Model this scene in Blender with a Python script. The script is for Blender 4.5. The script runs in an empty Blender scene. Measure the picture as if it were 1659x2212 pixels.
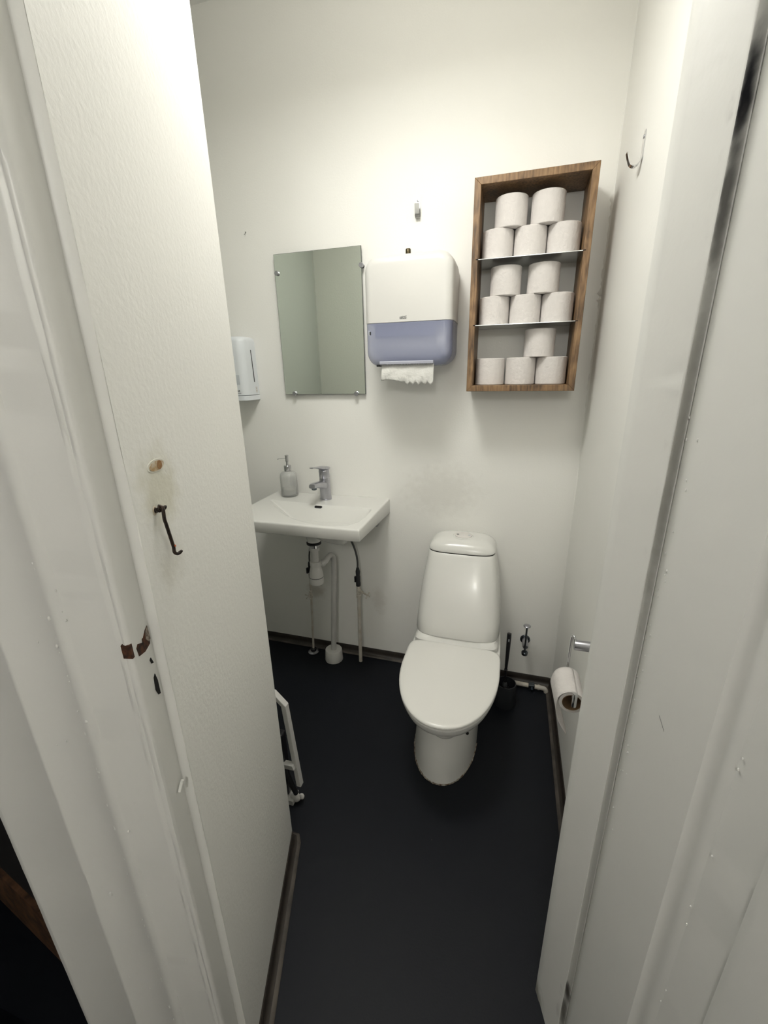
import bpy, bmesh, math, random
from mathutils import Vector, Matrix
random.seed(7)
C = bpy.context.scene.collection
sc = bpy.context.scene
# ------------------------------------------------------------------ camera
cam_d = bpy.data.cameras.new('camera'); cam = bpy.data.objects.new('camera', cam_d); C.objects.link(cam)
cam_d.sensor_fit = 'HORIZONTAL'; cam_d.sensor_width = 36.0; cam_d.lens = 36.0*914.44/1659.0
cam_d.clip_start = 0.01
Rv = Vector((0.95937646, 0.28147943, -0.01913471)); Uv = Vector((-0.07170959, 0.30888129, 0.94839342)); Fv = Vector((-0.2728636, 0.90849418, -0.31651821))
cam.matrix_world = Matrix(((Rv.x, Uv.x, -Fv.x, 0.0), (Rv.y, Uv.y, -Fv.y, 0.0), (Rv.z, Uv.z, -Fv.z, 1.45), (0, 0, 0, 1)))
sc.camera = cam
sc.view_settings.view_transform = 'Standard'; sc.view_settings.look = 'None'
sc.view_settings.exposure = 0.06; sc.view_settings.gamma = 1.0; sc.view_settings.use_curve_mapping = False
# ------------------------------------------------------------------ world + lights
wd = bpy.data.worlds.new('world'); sc.world = wd; wd.use_nodes = True
wd.node_tree.nodes['Background'].inputs[0].default_value = (1, .97, .92, 1); wd.node_tree.nodes['Background'].inputs[1].default_value = 0.0
LAMP = (-0.42, 0.96, 2.54); LAMP_W = 1.8; LAMP_DOWN = 8.6
HALL = (0.0, -1.10, 2.15); HALL_W = 17.5
def lamp(name, loc, w, col, r):
    d = bpy.data.lights.new(name, 'POINT'); d.energy = w; d.color = col; d.shadow_soft_size = r
    o = bpy.data.objects.new(name, d); C.objects.link(o); o.location = loc; return o
lamp('bathroom_lamp_light', (LAMP[0], LAMP[1], LAMP[2]-.085), LAMP_W, (1, 1, .965), .09)
_a = bpy.data.lights.new('bathroom_lamp_down', 'AREA'); _a.shape = 'DISK'; _a.size = .40; _a.energy = LAMP_DOWN; _a.color = (1, 1, .965)
_o = bpy.data.objects.new('bathroom_lamp_down', _a); C.objects.link(_o); _o.location = (LAMP[0], LAMP[1], LAMP[2]-.10)
lamp('hall_lamp_light', (HALL[0], HALL[1], HALL[2]-.12), HALL_W, (1, .995, .955), .09)

# ------------------------------------------------------------------ helpers
W = {}
def link_mesh(name, verts, faces, mat, parent=None, smooth=False, ang=35, mats=None, mi=None):
    me = bpy.data.meshes.new(name); me.from_pydata([tuple(v) for v in verts], [], faces)
    bm = bmesh.new(); bm.from_mesh(me); bmesh.ops.recalc_face_normals(bm, faces=bm.faces); bm.to_mesh(me); bm.free()
    me.materials.append(mat)
    for m in (mats or []): me.materials.append(m)
    if mi:
        for p, i in zip(me.polygons, mi): p.material_index = i
    if smooth:
        for p in me.polygons: p.use_smooth = True
        me.set_sharp_from_angle(angle=math.radians(ang))
    o = bpy.data.objects.new(name, me); C.objects.link(o); setpar(o, parent); return o
def setpar(o, parent):
    if parent is not None:
        o.parent = parent; o.location = -W[parent.name]
    W[o.name] = Vector((0, 0, 0))
def thing(name, label, cat, loc, group=None):
    o = bpy.data.objects.new(name, None); C.objects.link(o); o.location = loc; o.empty_display_size = .05
    W[o.name] = Vector(loc); o['label'] = label; o['category'] = cat
    if group: o['group'] = group
    return o
def tag(o, label, cat, group=None):
    o['label'] = label; o['category'] = cat
    if group: o['group'] = group
    return o
def struct(o, label=None, cat=None):
    o['kind'] = 'structure'
    if label: o['label'] = label
    if cat: o['category'] = cat
    return o
class MB:
    def __init__(s): s.v = []; s.f = []; s.m = []
    def add(s, v, f, m=0):
        b = len(s.v); s.v += [Vector(q) for q in v]; s.f += [tuple(i+b for i in q) for q in f]; s.m += [m]*len(f); return s
    def box(s, x0, x1, y0, y1, z0, z1, m=0):
        return s.add([(x0,y0,z0),(x1,y0,z0),(x1,y1,z0),(x0,y1,z0),(x0,y0,z1),(x1,y0,z1),(x1,y1,z1),(x0,y1,z1)],
                     [(0,3,2,1),(4,5,6,7),(0,1,5,4),(1,2,6,5),(2,3,7,6),(3,0,4,7)], m)
    def prism(s, poly, z0, z1, m=0):
        n = len(poly)
        return s.add([(p[0],p[1],z0) for p in poly]+[(p[0],p[1],z1) for p in poly],
                     [tuple(range(n))[::-1], tuple(range(n,2*n))]+[(i,(i+1)%n,n+(i+1)%n,n+i) for i in range(n)], m)
    def rings(s, rings, cap0=True, cap1=True, closed=True, m=0):
        n = len(rings[0]); v = []; f = []
        for r in rings: v += r
        for k in range(len(rings)-1):
            for i in range(n if closed else n-1):
                j = (i+1) % n; f.append((k*n+i, k*n+j, (k+1)*n+j, (k+1)*n+i))
        if cap0: f.append(tuple(range(n))[::-1])
        if cap1: f.append(tuple(range((len(rings)-1)*n, len(rings)*n)))
        return s.add(v, f, m)
    def lathe(s, prof, c=(0,0,0), axis=(0,0,1), n=32, m=0, cap0=True, cap1=True):
        a = Vector(axis).normalized(); t = Vector((1,0,0)) if abs(a.x) < .9 else Vector((0,1,0))
        e1 = a.cross(t).normalized(); e2 = a.cross(e1); c = Vector(c)
        R = [[c+a*h+(e1*math.cos(2*math.pi*i/n)+e2*math.sin(2*math.pi*i/n))*r for i in range(n)] for r, h in prof]
        return s.rings(R, cap0, cap1, m=m)
    def cyl(s, p0, p1, r, r1=None, n=24, m=0):
        p0 = Vector(p0); p1 = Vector(p1); L = (p1-p0).length
        return s.lathe([(r,0),(r if r1 is None else r1, L)], p0, p1-p0, n, m)
    def tube(s, path, r, n=14, m=0, sub=6, flat=None):
        P = [Vector(p) for p in path]
        if sub > 1 and len(P) > 2:
            Q = []
            for i in range(len(P)-1):
                a = P[max(i-1,0)]; b = P[i]; c = P[i+1]; d = P[min(i+2,len(P)-1)]
                for k in range(sub):
                    t = k/sub
                    Q.append(.5*((2*b)+(c-a)*t+(2*a-5*b+4*c-d)*t*t+(3*b-a-3*c+d)*t**3))
            Q.append(P[-1]); P = Q
        rings = []; prev = None
        for i, p in enumerate(P):
            t = (P[min(i+1,len(P)-1)]-P[max(i-1,0)]).normalized()
            if prev is None:
                ref = Vector((0,0,1)) if abs(t.z) < .9 else Vector((1,0,0)); e1 = t.cross(ref).normalized()
            else: e1 = (prev - t*prev.dot(t)).normalized()
            prev = e1; e2 = t.cross(e1)
            rr = r(i/(len(P)-1)) if callable(r) else r
            rings.append([p+(e1*math.cos(2*math.pi*k/n)+e2*math.sin(2*math.pi*k/n))*rr for k in range(n)])
        return s.rings(rings, m=m)
    def sphere(s, c, r, n=12, sc_=(1,1,1), m=0):
        rings = []
        for i in range(1, n):
            a = math.pi*i/n
            rings.append([Vector(c)+Vector((r*sc_[0]*math.sin(a)*math.cos(2*math.pi*k/(2*n)), r*sc_[1]*math.sin(a)*math.sin(2*math.pi*k/(2*n)), r*sc_[2]*math.cos(a))) for k in range(2*n)])
        return s.rings(rings, m=m)
    def extr_y(s, poly, y0, y1, m=0):   # poly in (x,z)
        n = len(poly)
        return s.add([(p[0],y0,p[1]) for p in poly]+[(p[0],y1,p[1]) for p in poly],
                     [tuple(range(n))[::-1], tuple(range(n,2*n))]+[(i,(i+1)%n,n+(i+1)%n,n+i) for i in range(n)], m)
    def extr_x(s, poly, x0, x1, m=0):   # poly in (y,z)
        n = len(poly)
        return s.add([(x0,p[0],p[1]) for p in poly]+[(x1,p[0],p[1]) for p in poly],
                     [tuple(range(n))[::-1], tuple(range(n,2*n))]+[(i,(i+1)%n,n+(i+1)%n,n+i) for i in range(n)], m)
    def obj(s, name, mat, parent=None, smooth=True, ang=35, mats=None, bevel=0, seg=2):
        o = link_mesh(name, s.v, s.f, mat, parent, smooth, ang, mats, s.m if mats else None)
        if bevel:
            b = o.modifiers.new('bevel', 'BEVEL'); b.width = bevel; b.segments = seg; b.limit_method = 'ANGLE'; b.angle_limit = math.radians(40); b.harden_normals = False
        return o
def lerp(a, b, t): return a+(b-a)*t

# ------------------------------------------------------------------ materials
def nodes(name):
    m = bpy.data.materials.new(name); m.use_nodes = True; nt = m.node_tree; return m, nt, nt.nodes['Principled BSDF']
def mat(name, col, rough=.5, metal=0.0, bump=0.0, bscale=200, var=0.0, vscale=6, coat=0.0, spec=.5, col2=None, detail=6):
    m, nt, b = nodes(name); N = nt.nodes; L = nt.links
    b.inputs['Base Color'].default_value = (*col, 1); b.inputs['Roughness'].default_value = rough; b.inputs['Metallic'].default_value = metal
    b.inputs['Specular IOR Level'].default_value = spec
    if coat: b.inputs['Coat Weight'].default_value = coat; b.inputs['Coat Roughness'].default_value = .08
    tc = N.new('ShaderNodeTexCoord')
    if var or col2:
        n = N.new('ShaderNodeTexNoise'); n.inputs['Scale'].default_value = vscale; n.inputs['Detail'].default_value = detail; L.new(tc.outputs['Object'], n.inputs['Vector'])
        r = N.new('ShaderNodeValToRGB'); c2 = col2 or tuple(max(0, c*(1-var)) for c in col)
        r.color_ramp.elements[0].position = .35; r.color_ramp.elements[0].color = (*c2, 1)
        r.color_ramp.elements[1].position = .65; r.color_ramp.elements[1].color = (*col, 1)
        L.new(n.outputs['Fac'], r.inputs['Fac']); L.new(r.outputs['Color'], b.inputs['Base Color'])
    if bump:
        n2 = N.new('ShaderNodeTexNoise'); n2.inputs['Scale'].default_value = bscale; n2.inputs['Detail'].default_value = 4; L.new(tc.outputs['Object'], n2.inputs['Vector'])
        bp = N.new('ShaderNodeBump'); bp.inputs['Strength'].default_value = bump; bp.inputs['Distance'].default_value = .002
        L.new(n2.outputs['Fac'], bp.inputs['Height']); L.new(bp.outputs['Normal'], b.inputs['Normal'])
    return m
PAINT = (.885, .877, .835)
M_wall = mat('painted_plaster', PAINT, .55, bump=.18, bscale=160, var=.02, vscale=3)
M_ceil = mat('ceiling_paint', (.90,.89,.86), .8)
M_gloss = mat('gloss_painted_wood', (.80,.795,.76), .38, bump=.22, bscale=45, var=.02, vscale=5)
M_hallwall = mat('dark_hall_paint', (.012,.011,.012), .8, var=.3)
M_skirt = mat('brown_skirting_wood', (.15,.07,.032), .7, col2=(.05,.024,.012), vscale=30)
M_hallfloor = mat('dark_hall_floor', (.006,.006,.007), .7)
M_base = mat('dark_cove_vinyl', (.040,.032,.026), .5, var=.35, vscale=22)
M_lip = mat('worn_vinyl_lip', (.095,.080,.066), .6, col2=(.035,.03,.026), vscale=14)
M_ceramic = mat('white_ceramic', (.74,.735,.70), .24, coat=.12, var=.01)
M_seat = mat('white_seat_plastic', (.79,.78,.74), .28)
M_plastic = mat('white_plastic', (.66,.65,.62), .32)
M_cool = mat('cool_white_plastic', (.72,.75,.77), .35)
M_pipe = mat('pvc_pipe', (.60,.59,.565), .4, var=.06, vscale=15)
M_ppipe = mat('painted_pipe', (.62,.59,.53), .5, bump=.3, bscale=120, col2=(.52,.47,.39), vscale=26)
M_chrome = mat('chrome', (.62,.62,.63), .12, metal=1, var=.03)
M_chromeb = mat('brushed_chrome', (.50,.50,.54), .30, metal=1, var=.1, vscale=60)
M_dchrome = mat('dark_chrome', (.16,.18,.20), .25, metal=1, var=.1)
M_bronze = mat('dark_bronze', (.13,.105,.06), .35, metal=.8, var=.2)
M_black = mat('black_plastic', (.012,.012,.014), .35, var=.2)
M_greyp = mat('dark_grey_plastic', (.022,.024,.027), .5, var=.2)
M_hole = mat('dark_hole', (.006,.005,.005), .9)
M_hose = mat('braided_hose', (.12,.12,.12), .4, metal=.6, bump=.8, bscale=500)
M_iron = mat('black_iron', (.022,.018,.016), .4, metal=.5, bump=.4, bscale=300, col2=(.05,.03,.02), vscale=200)
M_bare = mat('bare_wood', (.42,.27,.12), .8, col2=(.62,.56,.45), vscale=120)
M_dwood = mat('dark_raw_wood', (.10,.035,.014), .8, col2=(.012,.006,.004), vscale=160)
M_paper = mat('tissue_paper', (.69,.655,.63), .95, bump=.9, bscale=110, var=.04, vscale=60)
M_towel = mat('paper_towel', (.66,.655,.62), .95, bump=.9, bscale=160)
M_card = mat('cardboard', (.22,.135,.07), .9, var=.2, vscale=40)
M_edge = mat('mirror_edge', (.03,.05,.045), .2)
M_shelf = mat('sheet_metal_shelf', (.60,.61,.60), .22, metal=1, var=.05)
M_ink = mat('grey_print', (.13,.13,.13), .6)
M_lbl = mat('pale_label', (.55,.58,.61), .5)
def mirror_mat():
    m, nt, b = nodes('silvered_mirror'); b.inputs['Base Color'].default_value = (.90,.955,.895,1); b.inputs['Metallic'].default_value = 1; b.inputs['Roughness'].default_value = .01; return m
M_mirror = mirror_mat()
def glass_mat():
    m, nt, b = nodes('bottle_glass'); b.inputs['Base Color'].default_value = (.98,.985,.97,1); b.inputs['Roughness'].default_value = .12
    b.inputs['Transmission Weight'].default_value = .75; b.inputs['IOR'].default_value = 1.45
    N = nt.nodes; L = nt.links; tc = N.new('ShaderNodeTexCoord'); w = N.new('ShaderNodeTexWave'); w.inputs['Scale'].default_value = 60; w.bands_direction = 'X'
    bp = N.new('ShaderNodeBump'); bp.inputs['Strength'].default_value = .25; bp.inputs['Distance'].default_value = .001
    L.new(tc.outputs['Object'], w.inputs['Vector']); L.new(w.outputs['Fac'], bp.inputs['Height']); L.new(bp.outputs['Normal'], b.inputs['Normal']); return m
M_glass = glass_mat()
def blue_mat():
    m, nt, b = nodes('smoky_blue_plastic'); b.inputs['Base Color'].default_value = (.40,.43,.60,1); b.inputs['Roughness'].default_value = .22; b.inputs['Alpha'].default_value = .52; return m
M_blue = blue_mat()
def wood_mat():
    m, nt, b = nodes('oiled_wood'); N = nt.nodes; L = nt.links
    tc = N.new('ShaderNodeTexCoord'); mp = N.new('ShaderNodeMapping'); L.new(tc.outputs['Generated'], mp.inputs['Vector'])
    tc2 = N.new('ShaderNodeTexCoord')
    n = N.new('ShaderNodeTexNoise'); n.inputs['Scale'].default_value = 9; n.inputs['Detail'].default_value = 8; n.inputs['Distortion'].default_value = .6
    mp.inputs['Scale'].default_value = (1,1,1); L.new(tc2.outputs['Object'], n.inputs['Vector'])
    n2 = N.new('ShaderNodeTexNoise'); n2.inputs['Scale'].default_value = 140; n2.inputs['Detail'].default_value = 3
    mp2 = N.new('ShaderNodeMapping'); mp2.inputs['Scale'].default_value = (1,1,.12); L.new(tc2.outputs['Object'], mp2.inputs['Vector']); L.new(mp2.outputs['Vector'], n2.inputs['Vector'])
    mx = N.new('ShaderNodeMath'); mx.operation = 'ADD'; L.new(n.outputs['Fac'], mx.inputs[0]); L.new(n2.outputs['Fac'], mx.inputs[1])
    mh = N.new('ShaderNodeMath'); mh.operation = 'MULTIPLY'; mh.inputs[1].default_value = .5; L.new(mx.outputs[0], mh.inputs[0])
    r = N.new('ShaderNodeValToRGB'); e = r.color_ramp.elements; e[0].position = .36; e[0].color = (.07,.040,.019,1); e[1].position = .62; e[1].color = (.31,.19,.092,1)
    q = r.color_ramp.elements.new(.5); q.color = (.205,.118,.055,1)
    L.new(mh.outputs[0], r.inputs['Fac']); L.new(r.outputs['Color'], b.inputs['Base Color']); b.inputs['Roughness'].default_value = .5
    bp = N.new('ShaderNodeBump'); bp.inputs['Strength'].default_value = .4; bp.inputs['Distance'].default_value = .001; L.new(n2.outputs['Fac'], bp.inputs['Height']); L.new(bp.outputs['Normal'], b.inputs['Normal'])
    return m
M_wood = wood_mat()
def floor_mat():
    m, nt, b = nodes('blue_black_floor_paint'); N = nt.nodes; L = nt.links
    b.inputs['Roughness'].default_value = .55; b.inputs['Specular IOR Level'].default_value = .25
    tc = N.new('ShaderNodeTexCoord')
    n = N.new('ShaderNodeTexNoise'); n.inputs['Scale'].default_value = 5; n.inputs['Detail'].default_value = 6; L.new(tc.outputs['Object'], n.inputs['Vector'])
    r = N.new('ShaderNodeValToRGB'); r.color_ramp.elements[0].position = .35; r.color_ramp.elements[0].color = (.0040,.0052,.0090,1); r.color_ramp.elements[1].position = .7; r.color_ramp.elements[1].color = (.0052,.0066,.0098,1)
    L.new(n.outputs['Fac'], r.inputs['Fac'])
    v = N.new('ShaderNodeTexVoronoi'); v.inputs['Scale'].default_value = 13; L.new(tc.outputs['Object'], v.inputs['Vector'])
    lt = N.new('ShaderNodeMath'); lt.operation = 'LESS_THAN'; lt.inputs[1].default_value = .02; L.new(v.outputs['Distance'], lt.inputs[0])
    ws = N.new('ShaderNodeTexWhiteNoise'); L.new(v.outputs['Position'], ws.inputs['Vector'])
    g = N.new('ShaderNodeMath'); g.operation = 'GREATER_THAN'; g.inputs[1].default_value = .8; L.new(ws.outputs['Value'], g.inputs[0])
    mu = N.new('ShaderNodeMath'); mu.operation = 'MULTIPLY'; L.new(lt.outputs[0], mu.inputs[0]); L.new(g.outputs[0], mu.inputs[1])
    mx = N.new('ShaderNodeMix'); mx.data_type = 'RGBA'; L.new(mu.outputs[0], mx.inputs['Factor']); L.new(r.outputs['Color'], mx.inputs[6]); mx.inputs[7].default_value = (.25,.24,.22,1)
    L.new(mx.outputs[2], b.inputs['Base Color'])
    n2 = N.new('ShaderNodeTexNoise'); n2.inputs['Scale'].default_value = 180; L.new(tc.outputs['Object'], n2.inputs['Vector'])
    bp = N.new('ShaderNodeBump'); bp.inputs['Strength'].default_value = .3; bp.inputs['Distance'].default_value = .001; L.new(n2.outputs['Fac'], bp.inputs['Height']); L.new(bp.outputs['Normal'], b.inputs['Normal'])
    return m
M_floor = floor_mat()
def stained(name, base, spots, rough=.5, bump=.2, bscale=60):
    """paint with dirt marks: spots = (centre, radii, colour, strength)"""
    m, nt, b = nodes(name); N = nt.nodes; L = nt.links; b.inputs['Roughness'].default_value = rough
    tc = N.new('ShaderNodeTexCoord'); last = None
    nz = N.new('ShaderNodeTexNoise'); nz.inputs['Scale'].default_value = 40; nz.inputs['Detail'].default_value = 6; L.new(tc.outputs['Object'], nz.inputs['Vector'])
    col = base
    for c, rad, sc2, st in spots:
        mp = N.new('ShaderNodeMapping'); mp.vector_type = 'POINT'
        mp.inputs['Scale'].default_value = tuple(1/r for r in rad); mp.inputs['Location'].default_value = tuple(-ci/ri for ci, ri in zip(c, rad))
        L.new(tc.outputs['Object'], mp.inputs['Vector'])
        ln = N.new('ShaderNodeVectorMath'); ln.operation = 'LENGTH'; L.new(mp.outputs['Vector'], ln.inputs[0])
        a = N.new('ShaderNodeMath'); a.operation = 'ADD'; L.new(ln.outputs['Value'], a.inputs[0])
        ns = N.new('ShaderNodeMath'); ns.operation = 'MULTIPLY_ADD'; L.new(nz.outputs['Fac'], ns.inputs[0]); ns.inputs[1].default_value = .9; ns.inputs[2].default_value = -.45; L.new(ns.outputs[0], a.inputs[1])
        mr = N.new('ShaderNodeMapRange'); mr.inputs['From Min'].default_value = 1; mr.inputs['From Max'].default_value = .2; mr.inputs['To Min'].default_value = 0; mr.inputs['To Max'].default_value = st
        mr.interpolation_type = 'SMOOTHSTEP'; L.new(a.outputs[0], mr.inputs['Value'])
        mx = N.new('ShaderNodeMix'); mx.data_type = 'RGBA'; L.new(mr.outputs['Result'], mx.inputs['Factor'])
        if last is None: mx.inputs[6].default_value = (*col, 1)
        else: L.new(last, mx.inputs[6])
        mx.inputs[7].default_value = (*sc2, 1); last = mx.outputs[2]
    L.new(last, b.inputs['Base Color'])
    n2 = N.new('ShaderNodeTexNoise'); n2.inputs['Scale'].default_value = bscale; n2.inputs['Detail'].default_value = 5; L.new(tc.outputs['Object'], n2.inputs['Vector'])
    bp = N.new('ShaderNodeBump'); bp.inputs['Strength'].default_value = bump; bp.inputs['Distance'].default_value = .002; L.new(n2.outputs['Fac'], bp.inputs['Height']); L.new(bp.outputs['Normal'], b.inputs['Normal'])
    return m
YEL = (.60,.57,.41)
M_lwall = stained('stained_wall_paint', PAINT, [((-.46,.455,1.30), (.07,.07,.085), YEL, .55), ((-.455,.45,1.19), (.05,.05,.05), (.50,.46,.34), .25)], .5, .30, 120)
GREY = (.10,.09,.10)
M_rframe = stained('grimy_gloss_paint', (.80,.795,.76), [((.199,.606,1.705), (.0150,.0150,.062), (.008,.008,.016), 1.0), ((.199,.606,1.61), (.014,.014,.09), (.10,.095,.09), .8), ((.199,.606,.205), (.0165,.0165,.040), (.02,.008,.006), .95),
      ((.199,.606,.13), (.016,.016,.06), (.06,.045,.03), .75), ((.199,.606,1.35), (.014,.014,.34), (.40,.39,.35), .6), ((.155,.69,.0), (.06,.06,.06), (.15,.14,.08), .7)], .42, .25, 45)
M_wallback = stained('scuffed_wall_paint', PAINT, [((-.93,1.819,.35), (.07,.06,.06), (.45,.39,.31), .5), ((-.58,1.819,.34), (.05,.05,.10), (.6,.56,.5), .35), ((-.28,1.819,.93), (.22,.05,.16), (.66,.64,.59), .35)], .55, .18, 160)

# ------------------------------------------------------------------ setting
D = 1.819; ZC = 2.757
u = Vector((.31, -.951, 0)).normalized(); w = Vector((.951, .31, 0)).normalized()
def P2(p, a=0, b=0): q = Vector((p[0], p[1], 0))+u*a+w*b; return (q.x, q.y)
L0 = (-.587, .845); RS = (.158, .690)
L1 = P2(L0, .481); S1 = P2(L1, 0, -.015); R1 = P2(S1, .040)
R2 = P2(RS, .101); S2 = P2(R2, 0, .013); R2b = P2(S2, .045)
out = P2(R1, 0, -.261)
struct(MB().box(-1.65, .60, .30, 2.0, -.12, 0).obj('floor', M_floor, smooth=False))
# the bathroom floor ends under the door; the hall floor goes on behind it
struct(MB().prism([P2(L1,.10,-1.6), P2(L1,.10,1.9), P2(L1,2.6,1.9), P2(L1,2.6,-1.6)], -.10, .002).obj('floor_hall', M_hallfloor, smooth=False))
struct(MB().box(-1.6, .55, .20, 2.0, ZC, ZC+.1).obj('ceiling', M_ceil, smooth=False))
struct(MB().box(-1.6, .45, D, D+.12, 0, ZC).obj('wall_back', M_wallback, smooth=False))
struct(MB().box(.274, .40, .62, D, 0, ZC).obj('wall_right', M_wall, smooth=False))
M_left = mat('shade_darkened_paint', (.38,.395,.36), .6, bump=.15, bscale=120)  # shade put into the colour: dims this hidden wall's half of the mirror
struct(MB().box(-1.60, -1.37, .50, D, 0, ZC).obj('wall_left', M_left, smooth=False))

wl = MB(); hw = [P2(out, -.10), (-1.0, .42), (-1.62, .53)]
poly = [L0, P2(L1,-.0006,0), P2(L1, -.004, -.03), P2(L1,-.03,-.10), P2(out, -.10, 0), (-1.0,.42), (-1.62,.53), P2(L0, .0, -1.10)]
struct(wl.prism(poly, 0, ZC).obj('wall_corner', M_lwall, smooth=False))
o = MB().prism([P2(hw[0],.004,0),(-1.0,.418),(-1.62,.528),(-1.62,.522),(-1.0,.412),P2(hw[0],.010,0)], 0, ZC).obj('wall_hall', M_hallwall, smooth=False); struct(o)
struct(MB().prism([P2(RS,0,.004), P2(R2,-.03,.006), P2(R2,-.03,.03), P2(RS,.13,.06), P2(RS,.13,.30), (.40,.62), (.40,.74), (.274,.728)], 0, ZC).obj('wall_front', M_wall, smooth=False))
# lintel above the opening
struct(MB().prism([P2(L1,-.06,-.05), P2(L1,.03,-.05), P2(L1,.03,.75), P2(L1,-.06,.75)], 2.12, ZC).obj('wall_lintel', M_wall, smooth=False))

def profile_extrude(mb, poly, amps, z0, z1, dz, seed=1, m=0, cap=True):
    rnd = random.Random(seed); n = int((z1-z0)/dz); rings = []
    st = [0.0]*len(poly)
    for k in range(n+1):
        zz = z0+(z1-z0)*k/n; ring = []
        for i, (p, a) in enumerate(zip(poly, amps)):
            st[i] = .86*st[i]+rnd.gauss(0, 1)*.38
            d = a*st[i]; ring.append(Vector((p[0]+u.x*d-w.x*d*.4, p[1]+u.y*d-w.y*d*.4, zz)))
        rings.append(ring)
    mb.rings(rings, cap, cap, m=m)
# left frame: stop, rebate with strike holes, moulded architrave
prof = [(0,0),(.0015,.0035),(.005,.005),(.009,.0035),(.0105,.001),(.0125,.0008),(.0145,.0028),(.0185,.0022),(.0205,-.0012),(.072,-.0012),(.0745,.0018),(.082,.0022),(.0895,.0018),(.0925,-.001),(.152,-.001),(.156,.0022),(.1605,.0022),(.164,-.001),(.246,-.001),(.2485,-.005),(.2535,-.005),(.261,-.009)]
poly = [L1, P2(S1,-.001,.002), S1, P2(R1,-.003,0)]+[P2(R1, n_, -t) for t, n_ in prof]
poly += [P2(R1,-.10,-.261), P2(R1,-.10,-.08), P2(L1,-.03,-.05), P2(L1,-.006,-.006)]
amps = [.0004,.0003,.0002,.0002]+[.0004,.0005,.0005,.0004,.0003,.0003,.0005,.0004,.0001]+[.0001,.0004,.0004,.0003,.0001]+[.0001,.0003,.0003,.0001]+[.0001,.0002,.0002,.0002]+[0,0,0,0]
mb = MB(); profile_extrude(mb, poly, amps, 0.0, 2.6, .011, 3)
rnd = random.Random(5)
def blob(mb, t, zz, r, off=0.0, squash=.35):
    p = P2(R1, off, -t); a = rnd.uniform(.7, 1.5)
    mb.sphere((p[0], p[1], zz), r, 5, (squash+.3, squash+.3, a))
for i in range(130):                     # paint drips along the mouldings
    t = rnd.choice([.016,.018,.0745,.0745,.0905,.0905,.0905,.157]); zz = rnd.uniform(.15,1.28); blob(mb, t+rnd.gauss(0,.0012), zz, rnd.choice([.0010,.0014,.0024])*rnd.uniform(.8,1.2), .0003)
blob(mb, .084, 1.01, .0042, .0008, .4); blob(mb, .088, .92, .0022, .001); blob(mb, .13, .66, .0035, .0, .4)
for i in range(14): blob(mb, rnd.uniform(.03,.15), rnd.uniform(.35,1.2), rnd.uniform(.0008,.0016), -.0006)
mb2 = mb
fr = mb2.obj('trim_1', M_gloss, None, ang=50); struct(fr)
fr['label'] = 'left door frame with thick chipped white paint and lock holes'; 
def plate_on(origin, ax, nrm, pts, mat_, name, parent, thick=.0008):
    """thin inset on a vertical face: pts = (along ax, z)"""
    A = Vector((*ax,0)) if len(ax) == 2 else ax; base = Vector((origin[0], origin[1], 0)); m = MB()
    f = [base+A*a+Vector((0,0,zz))+nrm*thick for a, zz in pts]; b = [base+A*a+Vector((0,0,zz))-nrm*.004 for a, zz in pts]
    n = len(pts); m.add(f+b, [tuple(range(n)), tuple(range(n,2*n))[::-1]]+[(i,(i+1)%n,n+(i+1)%n,n+i) for i in range(n)])
    return m.obj(name, mat_, parent, smooth=False)
# distances along u measured from S1 on the rebate face
plate_on(S1, u, w, [(.003,1.131),(.009,1.128),(.016,1.121),(.019,1.121),(.020,1.116),(.030,1.121),(.034,1.117),(.032,1.104),(.018,1.101),(.005,1.104),(.002,1.110)], M_dwood, 'strike_hole', fr)
plate_on(S1, u, w, [(.003,1.131),(.009,1.127),(.012,1.116),(.006,1.108),(.002,1.110)], mat('chipped_undercoat',(.42,.36,.30),.8,col2=(.1,.07,.05),vscale=200), 'strike_hole', fr, .0011)
plate_on(P2(R1,.0052,-.0005), -w, u, [(-.001,1.130),(.0105,1.130),(.0105,1.111),(-.001,1.110)], M_dwood, 'strike_hole', fr, .0004)
plate_on(S1, u, w, [(.010,1.085),(.013,1.083),(.011,1.076),(.006,1.074)], M_hole, 'screw_hole', fr)
plate_on(S1, u, w, [(.009,1.058),(.013,1.054),(.015,1.035),(.011,1.024),(.006,1.022),(.006,1.045)], M_hole, 'latch_hole', fr)
m = MB(); q = P2(L1,.012,-.008); m.tube([(q[0],q[1],.864),(*P2(L1,.015,-.010),.857),(*P2(L1,.019,-.012),.849)], .0024, 8); m.obj('paint_flap', M_gloss, fr)

# right frame lining + stop
RBf = P2(R2b,.0,.0)
poly = [RS, P2(RS,.002,-.0015), P2(RS,.022,-.0012), P2(RS,.024,0), P2(R2,-.002,0), P2(R2,0,.0012), P2(R2,-.015,.0018), P2(S2,-.015,.0), P2(S2,.002,.0), P2(S2,.002,.05), P2(R2,-.024,.04), P2(RS,.004,.03)]
mb = MB(); profile_extrude(mb, poly, [0,.0001,.0001,.0001,.0003,.0003,.0001,0,0,0,0,0], 0, 2.6, .012, 9)
tr = mb.obj('trim_2', M_rframe, None, ang=50); struct(tr)
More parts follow.
